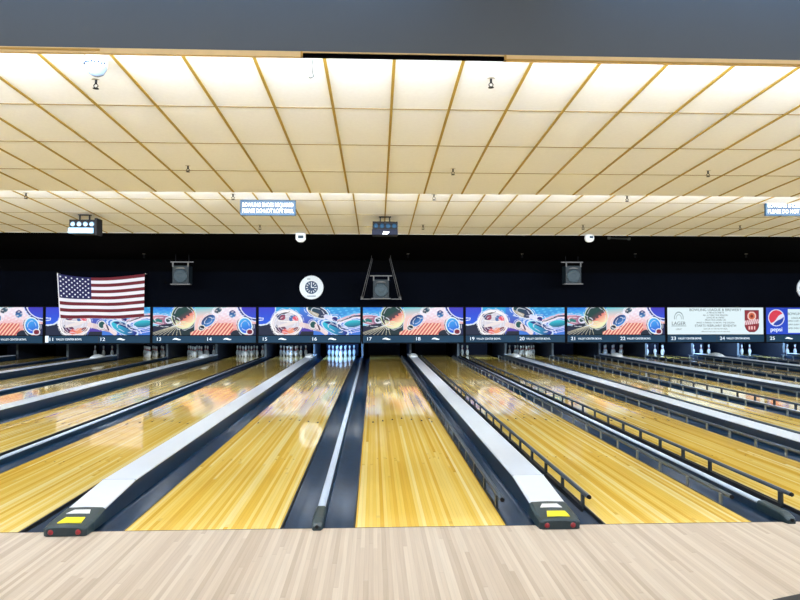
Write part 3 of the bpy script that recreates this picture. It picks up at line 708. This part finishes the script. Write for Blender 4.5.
def sprinkler_proto():
    t=thing('sprinkler',(0,0,0),'','sprinkler','ceiling sprinkler heads')
    MB().lathe([(0.0,-0.006),(0.038,-0.006),(0.042,0.0),(0.042,0.004)],seg=16).build('escutcheon',M['metal'],t)
    MB().tube((0,0,0),(0,0,-0.045),0.011).build('stem',M['dark_metal'],t)
    b=MB()
    for s in (-1,1): b.tube((s*0.006,0,-0.04),(s*0.022,0,-0.062),0.0045,6).tube((s*0.022,0,-0.062),(0,0,-0.088),0.0045,6)
    b.build('yoke',M['dark_metal'],t)
    MB().lathe([(0.0,-0.090),(0.028,-0.089),(0.028,-0.086),(0.0,-0.085)],seg=14).build('deflector',M['dark_metal'],t)
    return t
sp=sprinkler_proto(); first=True
SPR=[(96,80,1,'below the dome camera near the bulkhead'),(188,166,1,'in the near tiled bay on the left'),(491,79,1,'near the bulkhead right of the centre'),(453,169,1,'in the near tiled bay right of the centre'),(708,171,1,'in the near tiled bay on the far right'),
 (26,193,2,'at the far left of the farther tiled bay'),(233,194,2,'above and left of the hanging sign'),(260,225,2,'below the left hanging sign'),(434,194.5,2,'above and right of the middle light box'),(423,225,2,'right of the middle light box'),(627,196,2,'at the step right of the centre'),(583,225,2,'above the white ceiling dome on the right'),(740,225.5,2,'below and left of the right hanging sign')]
for u,v,sec,w in SPR:
    o=sp if first else copy_tree(sp); first=False
    p=on_ceiling(u,v,sec); o.location=(p.x,p.y,p.z+0.006)
    if sec==2: o.scale=(1.25,1.25,1.25)
    tag(o,'dark sprinkler head '+w,'sprinkler','ceiling sprinkler heads')
for u,w in ((144,'above the flag'),(408,'above and right of the middle speaker'),(522,'left of the right speaker'),(635,'right of the right speaker'),(746,'above the white masking panel')):
    o=copy_tree(sp); p=on_ceiling(u,254,3); o.location=(p.x,p.y,p.z+0.006); o.scale=(1.3,1.3,1.3)
    for ch in o.children:
        if ch.name.startswith('deflector') or ch.name.startswith('yoke'): pass
    tag(o,'sprinkler head under the black ceiling '+w,'sprinkler','ceiling sprinkler heads')
# dome camera close to the bulkhead
p=on_ceiling(96.5,58,1)
t=thing('dome_camera',(p.x,p.y,p.z),'white dome camera hanging close to the bulkhead at upper left','dome camera')
MB().lathe([(0.09,0.0),(0.092,-0.05),(0.088,-0.075),(0.08,-0.08)],seg=24).build('housing',M['plastic_white'],t)
MB().lathe([(0.086,-0.070),(0.085,-0.09),(0.082,-0.10),(0.06,-0.14),(0.03,-0.158),(0.0,-0.162)],seg=24).build('dome',mat('dome_plastic',(0.20,0.28,0.42),0.15,spec=0.7),t)
b=MB()
for i in range(9):
    a=math.radians(200+i*17); r=0.0925; b.lathe([(0.0,0.006),(0.012,0.0)],(r*math.cos(a),r*math.sin(a),-0.060-0.006*(i%2)),8,axis='y')
b.build('dark_marks',M['disc_blue'],t)
# wire hanging from the bulkhead gap
p=on_ceiling(312.5,60,1)
b=MB(); pts=[(0,0,0),(0.004,0,-0.05),(0.0,-0.01,-0.11),(0.012,-0.01,-0.15),(-0.016,-0.01,-0.165),(-0.03,-0.01,-0.155)]
for q,r in zip(pts[:-1],pts[1:]): b.tube(q,r,0.004,6)
o=b.build('hanging_wire',M['nose'],None,p); tag(o,'short brown wire dangling from the ceiling just under the middle of the bulkhead','wire')
# small white fittings below the far step
p=on_y(301,234.5,11.02)
t=thing('white_box_fitting',(p.x,11.0,3.490),'small white box fitting hanging from the far ceiling edge above the round disc','ceiling fitting')
MB().box(-0.12,0.12,-0.08,0.02,-0.17,0.0).build('body',M['plastic_white'],t,bevel=0.02)
MB().lathe([(0.10,0.0),(0.09,-0.03),(0.05,-0.055),(0.0,-0.06)],(0,-0.03,-0.165),16).build('lens',M['plastic_white'],t)
MB().box(-0.06,0.07,-0.086,-0.08,-0.13,-0.06).build('dark_panel',M['sign_face'],t)
p=on_y(588.5,235.5,11.06)
t=thing('white_dome_fitting',(p.x,11.0,3.491),'small round white fitting hanging from the far ceiling edge right of the centre','ceiling fitting')
MB().lathe([(0.08,0.0),(0.11,-0.03),(0.12,-0.09),(0.10,-0.15),(0.05,-0.18),(0.0,-0.185)],seg=18).build('body',M['plastic_white'],t)
MB().box(-0.03,0.05,-0.125,-0.09,-0.10,-0.04).build('dark_panel',M['sign_face'],t)
p0,p1=on_y(609,238,12.0),on_y(629,238.8,12.0)
t=thing('tube_fitting',(p0.x,12.0,p0.z),'slim grey tube fitting under the black ceiling right of the white dome','ceiling fitting')
MB().tube((0,0,0),(p1.x-p0.x,0,p1.z-p0.z),0.022).build('tube',M['rail'],t)
for q in (Vector((0,0,0)),p1-p0): MB().box(q.x-0.03,q.x+0.03,-0.03,0.03,q.z-0.03,q.z+0.03).build('end_bracket',M['post_light'],t)
zc=ceil_z(12.0,3)-p0.z
MB().tube((0.0,0,0),(0.0,0,zc),0.008).tube((p1.x-p0.x,0,p1.z-p0.z),(p1.x-p0.x,0,zc),0.008).build('hanger',M['dark_metal'],t)

# ------------------------------------------------------------------ lights: cove tubes behind each step, ceiling panels over the approach, pin deck lamps, added blue wash
def area(name, loc, rot, sx, sy, power, col):
    l=bpy.data.lights.new(name,'AREA'); l.shape='RECTANGLE'; l.size=sx; l.size_y=sy; l.energy=power; l.color=col
    o=bpy.data.objects.new(name,l); C.objects.link(o); o.location=loc; o.rotation_euler=rot; return o
R=math.radians
for i in range(4):
    xc=-14+i*10.0
    area('cove_light',(xc,0.10,3.56),(R(112),0,0),9.6,0.10,520,(0.84,0.93,1.0))       # behind the bulkhead
    area('cove_light',(xc,5.80,3.60),(R(106),0,0),9.6,0.10,460,(0.86,0.94,1.0))       # behind the step
for i in range(6):
    area('approach_light',(-15+i*6.4,-2.6,4.35),(0,0,0),5.0,1.2,110,(0.96,0.98,1.0))
    area('approach_light',(-15+i*6.4,-6.4,4.35),(0,0,0),5.0,1.2,120,(0.96,0.98,1.0))
for i in range(6):
    area('added_blue_wash',(-15+i*6.4,-0.40,4.10),(R(60),0,0),5.5,0.08,16,(0.25,0.55,1.0))  # added unseen lamps, give the bulkhead its blue gradient towards the top
DECK={11:3,12:3,13:5,14:6,15:9,16:75,17:0.6,18:0.3,19:16,20:8,21:4,22:8,23:60,24:70,25:70,26:70}
for n,e in DECK.items():
    area('pin_deck_lamp',(edges(n)+LANE_W/2,16.9,0.75),(R(60),0,0),0.9,0.08,e*0.9,(0.20,0.47,1.0) if n==16 else ((0.55,0.78,1.0) if n<21 else (0.35,0.6,1.0)))
w=bpy.data.worlds.new('world'); bpy.context.scene.world=w; w.use_nodes=True
w.node_tree.nodes['Background'].inputs[0].default_value=(0.5,0.55,0.6,1); w.node_tree.nodes['Background'].inputs[1].default_value=0.05
vs=bpy.context.scene.view_settings; vs.view_transform='Standard'; vs.look='None'; vs.gamma=1; vs.exposure=0.12
try: vs.use_curve_mapping=False
except Exception: pass
